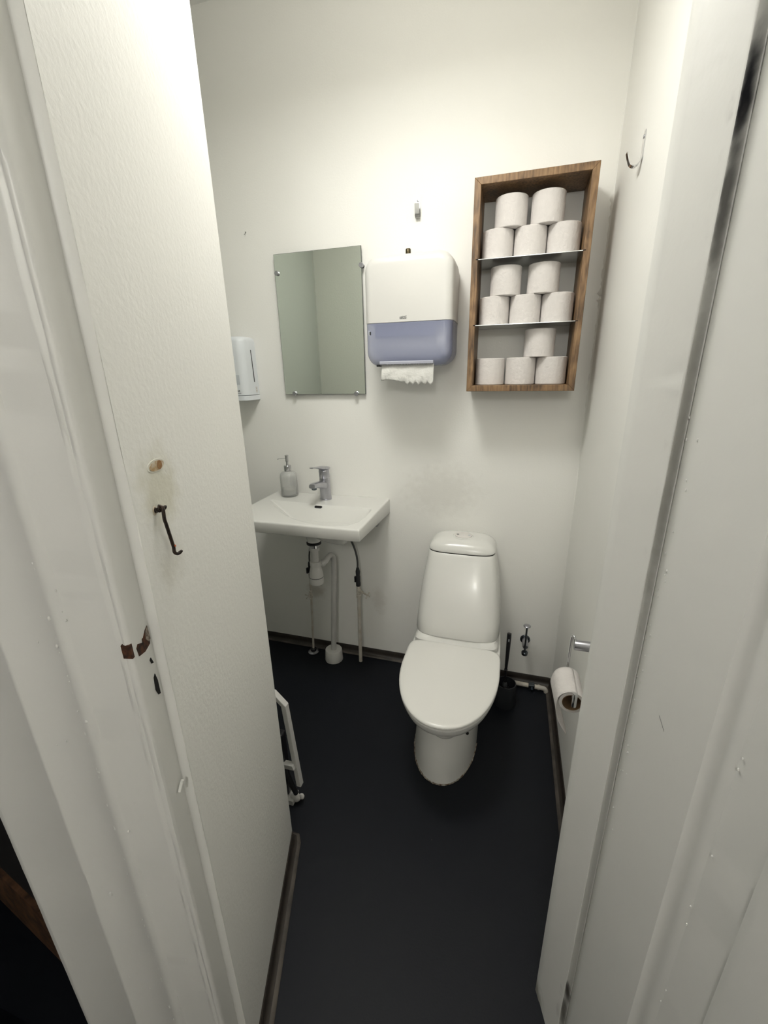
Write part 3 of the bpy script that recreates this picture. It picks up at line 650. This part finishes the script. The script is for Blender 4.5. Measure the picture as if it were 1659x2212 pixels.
# soap pump bottle
bt = thing('soap_bottle', 'clear glass soap bottle with chrome pump standing on the washbasin', 'bottle', (-1.004,1.764,SZ))
bc = (-1.004,1.764)
m = MB(); m.lathe([(.036,.0005),(.0400,.004),(.0405,.012),(.0405,.095),(.0385,.108),(.032,.116),(.018,.120),(.0150,.122),(.0150,.128),(.0115,.128),(.0115,.120),(.030,.112),(.0375,.100),(.0385,.09),(.0385,.014),(.034,.007)], (bc[0],bc[1],SZ), (0,0,1), 48); m.obj('glass_body', M_glass, bt, ang=60)
M_soap = mat('pale_soap', (.72,.73,.66), .3); bb = M_soap.node_tree.nodes['Principled BSDF']; bb.inputs['Transmission Weight'].default_value = .55
MB().lathe([(.033,.0085),(.0375,.014),(.0375,.034)], (bc[0],bc[1],SZ), (0,0,1), 40).obj('liquid_soap', M_soap, bt)
MB().cyl((bc[0],bc[1],SZ+.012),(bc[0],bc[1],SZ+.12),.0028,n=10).obj('dip_tube', M_plastic, bt)
m = MB(); m.lathe([(.0168,.124),(.0172,.126),(.0172,.146),(.0150,.149),(.006,.150)], (bc[0],bc[1],SZ), (0,0,1), 32); m.obj('pump_collar', M_chrome, bt)
m = MB(); m.lathe([(.0055,.149),(.0055,.165),(.0075,.167),(.0075,.190),(.0085,.191),(.0085,.196),(.007,.197)], (bc[0],bc[1],SZ), (0,0,1), 24)
m.tube([(bc[0],bc[1],SZ+.183),(bc[0]-.018,bc[1]-.008,SZ+.1825),(bc[0]-.034,bc[1]-.015,SZ+.181),(bc[0]-.0395,bc[1]-.0175,SZ+.177)], .0024, 10); m.obj('pump_head', M_chrome, bt)

# ------------------------------------------------------------------ drain trap and pipes
dt = thing('drain_trap', 'white plastic bottle trap and waste pipe under the washbasin', 'pipe', (-.814,1.734,0))
tc = (-.813,1.60)
m = MB(); m.lathe([(.033,.726),(.0335,.722),(.0335,.718),(.026,.715)], (*tc,0), (0,0,1), 36); m.obj('rubber_seal', M_black, dt)
MB().lathe([(.0225,.700),(.0225,.716)], (*tc,0), (0,0,1), 36).obj('chrome_flange', M_chrome, dt)
m = MB(); m.lathe([(.0165,.62),(.0165,.685),(.0235,.686),(.0235,.700)], (*tc,0), (0,0,1), 36); m.obj('tailpiece', M_pipe, dt)
m = MB(); m.lathe([(.028,.517),(.0315,.520),(.0325,.524),(.0325,.551),(.0315,.552),(.0315,.554),(.0325,.555),(.0315,.572),(.0275,.590),(.0235,.607),(.0235,.6095),(.0255,.610),(.0255,.629),(.0235,.631),(.0165,.631)], (*tc,0), (0,0,1), 40); btr = m.obj('bottle_trap', M_plastic, dt, ang=30)
MB().lathe([(.0320,.5515),(.0320,.5545)], (*tc,0), (0,0,1), 40).obj('trap_groove', M_greyp, btr)
m = MB(); m.lathe([(.0175,0),(.0175,.016),(.0155,.017)], (-.798,1.622,.606), (.55,.80,.18), 28); m.obj('outlet_nut', M_pipe, dt)
m = MB(); m.tube([(-.800,1.615,.603),(-.785,1.645,.612),(-.782,1.672,.622),(-.781,1.700,.620),(-.781,1.722,.603),(-.782,1.734,.570),(-.785,1.734,.50),(-.805,1.734,.20),(-.814,1.734,.03)], .0135, 20, sub=8); m.obj('waste_pipe', M_pipe, dt, ang=80)
m = MB(); m.lathe([(.0465,.0),(.047,.002),(.0435,.058),(.0415,.0615),(.016,.0615)], (-.814,1.734,0), (0,0,1), 48); m.obj('floor_collar', M_plastic, dt, ang=40)

def cross_handle(m, c, axis, r=.014, n=4):
    a = Vector(axis).normalized(); t = Vector((0,0,1)); e1 = a.cross(t).normalized(); e2 = a.cross(e1); c = Vector(c)
    m.cyl(c-a*.003, c+a*.003, .0045, n=14)
    for k in range(n):
        th = math.pi/4+2*math.pi*k/n; d = e1*math.cos(th)+e2*math.sin(th); m.cyl(c, c+d*r, .0020, n=8); m.sphere(c+d*r, .0034, 6)
sr = thing('supply_pipe', 'painted water supply pipe with stop valve under the right end of the washbasin', 'pipe', (-.668,1.745,0))
px, py = -.664, 1.747
m = MB(); m.tube([(-.669,1.747,.004),(-.667,py,.15),(px,py,.395)], .0092, 18, sub=3); m.obj('riser', M_ppipe, sr, ang=80)
m = MB(); m.lathe([(.0105,.382),(.0120,.383),(.0120,.397),(.0100,.399),(.0112,.412),(.0112,.430),(.0095,.432),(.0108,.447)], (px,py,0), (0,0,1), 24)
m.cyl((px,py,.421),(px+.030,py-.022,.424),.0085,r1=.0065,n=18); m.cyl((px+.028,py-.020,.424),(px+.060,py-.042,.427),.0038,n=12); vs = m.obj('stop_valve', M_ppipe, sr)
m = MB(); cross_handle(m, (px+.062,py-.044,.4275), (.81,-.58,.08), .015); m.obj('valve_handle', M_ppipe, vs)
m = MB(); m.lathe([(.0100,.447),(.0115,.449),(.0115,.468),(.0105,.470),(.0112,.500),(.0098,.504),(.0110,.520),(.0110,.528),(.0075,.540),(.0065,.546)], (px,py,0), (0,0,1), 20); m.obj('quick_valve', M_greyp, sr)
MB().box(px-.0165,px-.009,py-.010,py+.002,.470,.500).obj('valve_lever', M_black, sr, smooth=False, bevel=.001)
m = MB(); m.tube([(px,py,.540),(px+.001,py-.001,.58),(px-.003,py-.006,.625),(px-.012,py-.018,.675),(px-.030,py-.036,.735),(px-.055,py-.05,.79),(px-.065,py-.05,.806)], .0048, 12); m.obj('flexible_hose', M_hose, sr, ang=80)
sl = thing('supply_pipe', 'thin water supply pipe with stop valve under the washbasin, left of the trap', 'pipe', (-.944,1.762,0))
qx, qy = -.934, 1.762
m = MB(); m.tube([(-.947,1.762,.006),(-.943,qy,.12),(qx,qy,.345),(qx+.002,qy,.46)], .0058, 14, sub=3); m.obj('riser', M_ppipe, sl, ang=80)
m = MB(); m.lathe([(.029,0),(.029,.002),(.022,.006),(.017,.008)], (-.947,1.762,0), (0,0,1), 36); frs = m.obj('floor_rosette', M_chromeb, sl, ang=40)
MB().lathe([(.0155,.006),(.0155,.020),(.012,.024)], (-.947,1.762,0), (0,0,1), 28).obj('rosette_collar', M_black, frs)
m = MB(); m.lathe([(.0075,.335),(.0095,.337),(.0095,.350),(.008,.353),(.0092,.375),(.0072,.378)], (qx,qy,0), (0,0,1), 18); m.cyl((qx,qy,.360),(qx+.006,qy-.036,.364),.0055,n=14); vs = m.obj('stop_valve', M_ppipe, sl)
m = MB(); cross_handle(m, (qx+.007,qy-.040,.365), (.15,-.98,.05), .017, 5); m.obj('valve_handle', M_ppipe, vs)
m = MB(); m.lathe([(.0075,.448),(.0095,.452),(.0095,.472),(.0085,.476),(.0098,.505),(.0092,.530),(.0075,.540)], (qx+.006,qy,0), (0,0,1), 18); m.obj('quick_valve', M_black, sl)
MB().box(qx-.011,qx-.003,qy-.012,qy+.001,.478,.508).obj('valve_lever', M_black, sl, smooth=False, bevel=.001)
m = MB(); m.tube([(qx+.006,qy,.538),(qx+.008,qy-.002,.57),(qx+.014,qy-.006,.60),(qx+.028,qy-.018,.66),(qx+.05,qy-.03,.72),(qx+.08,qy-.035,.795)], .0042, 12); m.obj('flexible_hose', M_hose, sl, ang=80)

# ------------------------------------------------------------------ toilet
tl = thing('toilet', 'white ceramic close-coupled toilet with the lid closed, against the back wall', 'toilet', (-.157,1.48,0))
def pl_(cx, yf, yb, hw, yw, z, ef=2.1, eb=6, n=64):
    r = []
    for k in range(n):
        a = 2*math.pi*k/n; ca, sa = math.cos(a), math.sin(a); e = ef if sa < 0 else eb
        x = hw*math.copysign(abs(ca)**(2/e), ca); L_ = (yb-yw) if sa > 0 else (yw-yf)
        r.append(Vector((cx+x, yw+L_*math.copysign(abs(sa)**(2/e), sa), z)))
    return r
m = MB()
S = [(-.166,1.163,1.66,.1235,1.40,0),(-.166,1.164,1.66,.1235,1.40,.004),(-.166,1.170,1.66,.1215,1.40,.05),(-.165,1.184,1.67,.1185,1.41,.12),(-.163,1.204,1.69,.1160,1.42,.19),(-.162,1.216,1.70,.1155,1.43,.235),
     (-.160,1.200,1.72,.117,1.42,.262),(-.157,1.150,1.74,.128,1.40,.282),(-.155,1.102,1.76,.147,1.37,.302),(-.154,1.073,1.78,.161,1.36,.322),(-.153,1.053,1.79,.1705,1.35,.343),(-.153,1.043,1.80,.1755,1.34,.362),(-.153,1.041,1.80,.1765,1.34,.3735),(-.153,1.048,1.796,.170,1.34,.3765)]
m.rings([pl_(*q[:5], q[5], 2.1, 5) for q in S]); bowl_o = m.obj('pedestal_bowl', M_ceramic, tl, ang=60)
# trap bulge below the rim at the front
m = MB(); m.rings([pl_(-.150,1.165,1.5,.062,1.30,.225),pl_(-.150,1.150,1.5,.072,1.30,.233),pl_(-.150,1.140,1.5,.080,1.30,.25),pl_(-.150,1.125,1.5,.09,1.30,.285)]); m.obj('trap_bulge', M_ceramic, tl, ang=60)
m = MB(); m.rings([pl_(-.153,1.048,1.455,.170,1.33,.3770,2.1,7),pl_(-.153,1.036,1.457,.178,1.33,.3802,2.1,7),pl_(-.153,1.036,1.457,.178,1.33,.3865,2.1,7),pl_(-.153,1.047,1.455,.169,1.33,.389,2.1,7)]); m.obj('seat_ring', M_seat, tl, ang=50)
m = MB(); m.rings([pl_(-.153,1.046,1.458,.170,1.33,.3905,2.1,7),pl_(-.153,1.031,1.460,.179,1.33,.3932,2.1,7),pl_(-.153,1.030,1.460,.1795,1.33,.3980,2.1,7),pl_(-.153,1.033,1.459,.178,1.33,.4015,2.1,7),pl_(-.153,1.040,1.456,.172,1.33,.4037,2.1,7),pl_(-.153,1.055,1.445,.160,1.33,.4045,2.1,7)]); m.obj('lid', M_seat, tl, ang=60)
m = MB(); m.rings([pl_(-.155,1.464,1.80,.170,1.6,.376,9,6),pl_(-.155,1.464,1.80,.170,1.6,.397,9,6),pl_(-.155,1.470,1.80,.166,1.6,.402,9,6),pl_(-.155,1.480,1.80,.160,1.6,.414,9,6)]); m.obj('rear_deck', M_ceramic, tl, ang=50)
m = MB(); R_ = []
for k,(z,f0) in enumerate([(.4125,.010),(.4150,.003),(.420,.0),(.47,0),(.52,0),(.57,0),(.62,0),(.67,0),(.71,0),(.7225,0),(.7245,.0015)]):
    t = (z-.415)/(.7245-.415); hwid = lerp(.1725,.1385,t)+.006*math.sin(math.pi*min(max(t,0),1)); yf = lerp(1.472,1.6195,t)-.012*math.sin(math.pi*min(max(t,0),1))
    R_.append(pl_(lerp(-.1555,-.161,t), yf+f0, 1.803, hwid-f0, lerp(1.60,1.70,t), z, 4.2, 6, 96))
m.rings(R_); m.obj('cistern', M_ceramic, tl, ang=60)
m = MB(); m.rings([pl_(-.161,1.6205,1.80,.1375,1.70,.723,4.2,6,96),pl_(-.161,1.6205,1.80,.1375,1.70,.7295,4.2,6,96)]); m.obj('lid_gap', M_hole, tl)
m = MB(); R_ = []
for s,z in ((1.0,.7285),(1.006,.7300),(1.006,.7325),(.998,.7365),(.975,.7430),(.93,.7515),(.86,.7600),(.76,.7675),(.64,.7725),(.50,.7755),(.3,.7766),(.08,.7768)):
    cx, cy = -.161, 1.712
    R_.append([Vector((cx+(p.x-cx)*s, cy+(p.y-cy)*s, z)) for p in pl_(-.161,1.6185,1.803,.1385,1.70,z,lerp(1.9,4.1,s**1.5),lerp(2.2,5,s),96)])
m.rings(R_); m.obj('cistern_lid', M_ceramic, tl, ang=80)
m = MB(); m.lathe([(.0445,.7725),(.0445,.7765),(.0415,.7785),(.0375,.7785),(.0370,.7770)], (-.160,1.706,0), (0,0,1), 48); m.obj('button_ring', M_ceramic, tl, ang=30)
m = MB(); m.lathe([(.0355,.774),(.0355,.7790),(.0335,.7800)], (-.160,1.706,0), (0,0,1), 48); fb = m.obj('flush_button', mat('button_plastic',(.72,.69,.66),.35), tl, ang=30)
MB().lathe([(.0376,.7760),(.0350,.7775)], (-.160,1.706,0), (0,0,1), 48).obj('button_groove', M_greyp, fb)
MB().cyl((-.184,1.706,.7798),(-.184,1.706,.7806),.0052,n=20).obj('button_mark', M_ink, fb); MB().cyl((-.136,1.706,.7798),(-.136,1.706,.7806),.0052,n=20).cyl((-.160,1.700,.7798),(-.160,1.700,.7803),.0018,n=12).obj('button_mark', M_lbl, fb)
MB().cyl((-.075,1.212,.226),(-.069,1.199,.230),.0055,n=16).obj('bolt_hole', M_hole, tl)
# dirty sealant at the foot
m = MB(); rnd = random.Random(4); n = 70; rg = []
for k in range(n):
    a = math.pi*1.02+math.pi*.96*k/(n-1); ca, sa = math.cos(a), math.sin(a)
    x = -.166+.1245*math.copysign(abs(ca)**(2/2.1),ca); y = 1.40-.238*abs(sa)**(2/2.1); r = .0016+.0012*abs(rnd.gauss(0,1)); rg.append((x,y,.0015,r))
m.tube([q[:3] for q in rg], lambda t: rg[min(n-1,int(t*(n-1)))][3], 6, sub=1); m.obj('foot_sealant', mat('dirty_sealant',(.10,.055,.03),.8,col2=(.45,.42,.36),vscale=90), tl)

# ------------------------------------------------------------------ toilet brush
tb = thing('toilet_brush', 'black toilet brush standing in its dark grey round holder, right of the toilet', 'toilet brush', (.063,1.645,0))
m = MB(); m.lathe([(.046,0),(.0475,.004),(.0445,.10),(.0425,.112),(.0395,.112),(.0415,.100),(.0435,.008),(.02,.006)], (.063,1.645,0), (0,0,1), 44); m.obj('holder', M_greyp, tb, ang=40)
m = MB(); m.tube([(.058,1.640,.015),(.057,1.640,.10),(.0565,1.643,.18)], .0048, 12, sub=3)
m.tube([(.0565,1.643,.182),(.0572,1.646,.23),(.0580,1.650,.28),(.0584,1.653,.32),(.0586,1.656,.352),(.0587,1.657,.360)], lambda t: .0055+.0038*math.sin(min(1,t*1.15)*math.pi*.62), 14); m.sphere((.0565,1.643,.182),.0078,8,(1,1,.6)); m.obj('handle', M_black, tb, ang=60)
MB().box(.0565,.0605,1.6445,1.6475,.322,.338).obj('hang_slot', M_lbl, tb, smooth=False)
m = MB(); m.lathe([(.010,.015),(.030,.025),(.032,.06),(.024,.085),(.013,.094),(.009,.098)], (.058,1.640,0), (0,0,1), 24); m.obj('bristles', M_black, tb)
m = MB(); m.lathe([(.012,.098),(.0135,.100),(.0100,.112),(.0055,.118)], (.0572,1.640,0), (0,0,1), 20); m.obj('splash_collar', M_greyp, tb)

# bracket on the wall behind the brush
wb = thing('wall_bracket', 'dark chrome wall bracket with an upright pin and disc ends beside the toilet brush', 'bracket', (.137,D,.235))
MB().lathe([(.0225,0),(.0225,.004),(.0195,.006),(.018,.006)], (.1365,D-.0005,.236), (0,-1,0), 36).obj('wall_plate', M_dchrome, wb)
MB().lathe([(.0135,.004),(.0125,.062),(.010,.066)], (.1365,D,.236), (0,-1,0), 28).obj('stub', M_chromeb, wb)
MB().cyl((.1350,1.748,.213),(.1345,1.744,.352),.0042,n=16).obj('pin', M_dchrome, wb)
MB().lathe([(.0125,.350),(.0155,.352),(.0155,.355),(.013,.357)], (.1345,1.744,0), (0,0,1), 28).obj('top_disc', M_chromeb, wb)
MB().lathe([(.010,.198),(.0135,.201),(.0145,.212),(.012,.216)], (.1350,1.748,0), (0,0,1), 28).obj('bottom_disc', M_dchrome, wb)
# floor pipe
fp = thing('floor_pipe', 'off-white water pipe with a dark clip lying along the skirting in the right corner', 'pipe', (.17,1.765,0))
m = MB(); m.tube([(.06,1.772,.018),(.12,1.770,.018),(.20,1.766,.018),(.225,1.765,.018),(.240,1.764,.0165),(.247,1.763,.008),(.248,1.763,.0)], .0105, 18, sub=6); m.obj('pipe_run', M_ppipe, fp, ang=80)
m = MB(); m.lathe([(.0125,0),(.0125,.008)], (.210,1.7655,.018), (1,-.02,0), 24); m.obj('pipe_joint', M_ppipe, fp)
MB().box(.168,.196,1.753,1.780,.001,.031).obj('pipe_clip', M_dchrome, fp, smooth=False, bevel=.003)
MB().lathe([(.003,0),(.0045,.001),(.0045,.012)], (.184,1.748,.004), (0,0,1), 10).obj('clip_screw', M_dchrome, fp)

# ------------------------------------------------------------------ toilet paper holder on the right wall
hp = thing('paper_holder', 'chrome toilet paper holder with a bent wire arm on the right wall', 'holder', (.274,1.058,.748))
MB().lathe([(.0135,0),(.0135,.068),(.0125,.070)], (.2735,1.058,.748), (-1,0,0), 32).obj('wall_post', M_chromeb, hp)
ax_ = .199
m = MB(); m.tube([(.206,1.058,.752),(.204,1.062,.764),(.2015,1.068,.768),(ax_,1.074,.760),(ax_,1.076,.735),(ax_,1.078,.70),(ax_,1.0765,.668),(ax_,1.070,.6605),(ax_,1.055,.660),(ax_,1.00,.660),(ax_,.950,.660),(ax_,.940,.661),(ax_,.9365,.667),(ax_,.936,.680)], .0036, 12, sub=5); m.obj('wire_arm', M_chrome, hp, ang=80)
MB().lathe([(.0052,.652),(.0058,.654),(.0058,.688),(.0045,.690)], (ax_,.9365,0), (0,0,1), 18).obj('end_pin', M_chrome, hp)
hr = thing('toilet_paper_roll', 'nearly used-up toilet roll hanging on the chrome holder, sheet hanging down', 'toilet paper', (ax_,1.01,.642))
rc = Vector((ax_,.962,.6405)); n = 48
m = MB(); prof = [(.0233,0),(.0305,0),(.0305,.100),(.0233,.100),(.0233,0)]
rings = [[Vector((rc.x+q*math.cos(2*math.pi*i/n), rc.y+hh, rc.z+q*math.sin(2*math.pi*i/n))) for i in range(n)] for q,hh in prof]; m.rings(rings, False, False); m.obj('paper_winding', M_paper, hr)
m = MB(); prof = [(.0222,-.0006),(.0232,-.0006),(.0232,.1006),(.0222,.1006),(.0222,-.0006)]
rings = [[Vector((rc.x+q*math.cos(2*math.pi*i/n), rc.y+hh, rc.z+q*math.sin(2*math.pi*i/n))) for i in range(n)] for q,hh in prof]; m.rings(rings, False, False); m.obj('cardboard_core', M_card, hr)
# the loose sheet leaves the top of the roll, falls on the room side and curls back to a torn tip
vv = []; ff = []; path = []
for k in range(9): a = math.radians(70+110*k/8); path.append((rc.x+.0318*math.cos(a)-.0004*k, rc.z+.0318*math.sin(a)))
NB = 12; NP = 9+NB; MY = 12
for i in range(NP):
    for j in range(MY+1):
        s = j/MY; yb_ = lerp(rc.y, rc.y+.100, s)
        if i < 9: x, z = path[i]; x -= .003*s*i/8
        else:
            t = (i-8)/NB; x0, z0 = path[8]; xe = lerp(.1985, .1790, s); ze = lerp(.535, .577, s**.8)
            x = lerp(x0-.003*s, xe, t**2.2)-.006*math.sin(t*math.pi)*(.4+.6*s); z = lerp(z0, ze, t)
        vv.append((x, yb_, z))
for i in range(NP-1):
    for j in range(MY): a = i*(MY+1)+j; ff.append((a,a+1,a+MY+2,a+MY+1))
ls = link_mesh('loose_sheet', vv, ff, M_paper, hr, True, 180); sd = ls.modifiers.new('t','SOLIDIFY'); sd.thickness = .0005

# ------------------------------------------------------------------ latch hook and old hole on the corner wall
lh = thing('latch_hook', 'black iron latch hook hanging from its eye on the near left wall', 'latch', (-.453,.432,1.277))
def lw(a, z, off=0.0): p = P2(L0, a, off); return Vector((p[0],p[1],z))   # a along the wall from the far corner
ah = .433
m = MB()
m.cyl(lw(ah,1.277,-.002), lw(ah,1.277,.003), .0035, n=12)
m.tube([lw(ah+.0028*math.cos(t), 1.2795+.0045*math.sin(t), .006+.0005*math.sin(2*t)) for t in [k*math.pi/5 for k in range(11)]], .0013, 8, sub=2)
m.tube([lw(ah,1.277,.002), lw(ah-.001,1.279,.008), lw(ah-.008,1.280,.010), lw(ah-.012,1.278,.009), lw(ah-.010,1.2755,.008), lw(ah-.003,1.275,.007)], .0014, 8)
m.obj('screw_eye', M_iron, lh, ang=60)
m = MB(); m.tube([lw(ah-.002,1.282,.006), lw(ah-.001,1.280,.010), lw(ah,1.274,.0105), lw(ah,1.264,.010), lw(ah-.004,1.255,.009), lw(ah-.009,1.240,.008), lw(ah-.013,1.226,.0075), lw(ah-.015,1.216,.0075), lw(ah-.014,1.209,.008), lw(ah-.0165,1.2055,.0105), lw(ah-.020,1.2065,.0135), lw(ah-.0205,1.2085,.0155)], lambda t: .0024 if t < .93 else .0019, 10); m.obj('hook_rod', M_iron, lh, ang=60)
m = MB(); m.sphere(lw(ah-.0152,1.2185,.0098), .0013, 6, (1,1,1.4)); m.obj('orange_fleck', mat('orange_paint',(.55,.12,.03),.6), lh)
m = MB(); c = lw(ah+.002,1.277,.0004); rgs = []
for rr_, hh in ((.0065,.0),(.0050,.0008),(.0032,.0002)): rgs.append([lw(ah+.002+rr_*.8*math.cos(2*math.pi*k/20), 1.2770+rr_*math.sin(2*math.pi*k/20), .0002+hh) for k in range(20)])
m.rings(rgs); m.obj('chipped_paint', M_bare, lh)
# plugged old hole
oh = thing('old_lock_hole', 'small oval patched hole showing bare wood, above the latch hook', 'hole', (-.461,.452,1.334))
def oval(a0,z0,ra,rz,off,n=28,rot=0.0): return [lw(a0+ra*math.cos(t)*math.cos(rot)-rz*math.sin(t)*math.sin(rot), z0+ra*math.cos(t)*math.sin(rot)+rz*math.sin(t)*math.cos(rot), off) for t in [2*math.pi*k/n for k in range(n)]]
ao = .4085
m = MB(); m.rings([oval(ao,1.3335,.0250,.0090,-.001),oval(ao,1.3335,.0246,.0088,.0004),oval(ao,1.3332,.0232,.0078,.0005),oval(ao,1.3330,.0218,.0070,.0001)]); m.obj('hole_rim', M_lwall, oh)
m = MB(); m.rings([oval(ao-.001,1.3330,.0200,.0066,.0003),oval(ao-.001,1.3330,.0200,.0066,.0007)]); m.obj('bare_plug', M_bare, oh, smooth=False)
m = MB(); m.rings([oval(ao-.008,1.3330,.0070,.0062,.0008,12),oval(ao-.008,1.3330,.0070,.0062,.0010,12)]); m.obj('brown_plug', mat('brown_plug_wood',(.36,.19,.07),.8,col2=(.25,.13,.05),vscale=200), oh, smooth=False)

# ------------------------------------------------------------------ white frame leaning behind the wall corner
st = thing('leaning_frame', 'white plastic frame with dark inside leaning on the floor behind the left wall corner', 'frame', (-.68,.97,0))
m = MB()
A0 = Vector((-.612,.960,.095)); A1 = Vector((-.632,.953,.440)); A2 = Vector((-.665,.950,.480)); A3 = Vector((-.80,.945,.490))
def bar(m, pts, hw_, ht_):
    rings = []
    for i,p in enumerate(pts):
        tg = (pts[min(i+1,len(pts)-1)]-pts[max(i-1,0)]).normalized(); s = Vector((0,1,0)); e = tg.cross(s).normalized()
        rings.append([p-s*hw_-e*ht_, p+s*hw_-e*ht_, p+s*hw_+e*ht_, p-s*hw_+e*ht_])
    m.rings(rings)
bar(m, [A0,A1,A2,A3], .010, .0085); m.obj('white_rail', M_plastic, st, smooth=False, bevel=.002)
m = MB(); bar(m, [Vector((-.70,.965,.160)),Vector((-.655,.955,.178)),Vector((-.632,.950,.186)),Vector((-.618,.948,.190))], .010,.010); m.obj('crosspiece', M_plastic, st, smooth=False, bevel=.002)
m = MB(); m.box(-.76,-.660,.955,.985,.03,.30); m.obj('dark_panel', M_black, st, smooth=False, bevel=.006)
MB().tube([(-.662,.955,.175),(-.650,.952,.13),(-.640,.955,.085),(-.633,.962,.045)], .009, 10).obj('dark_leg', M_greyp, st)
m = MB(); m.sphere((-.640,.966,.018), .020, 8, (1.0,.7,.85)); m.box(-.70,-.640,.945,.99,.002,.022); m.sphere((-.618,.972,.022),.010,6,(1,.8,1.2)); m.obj('white_foot', M_plastic, st, ang=50)
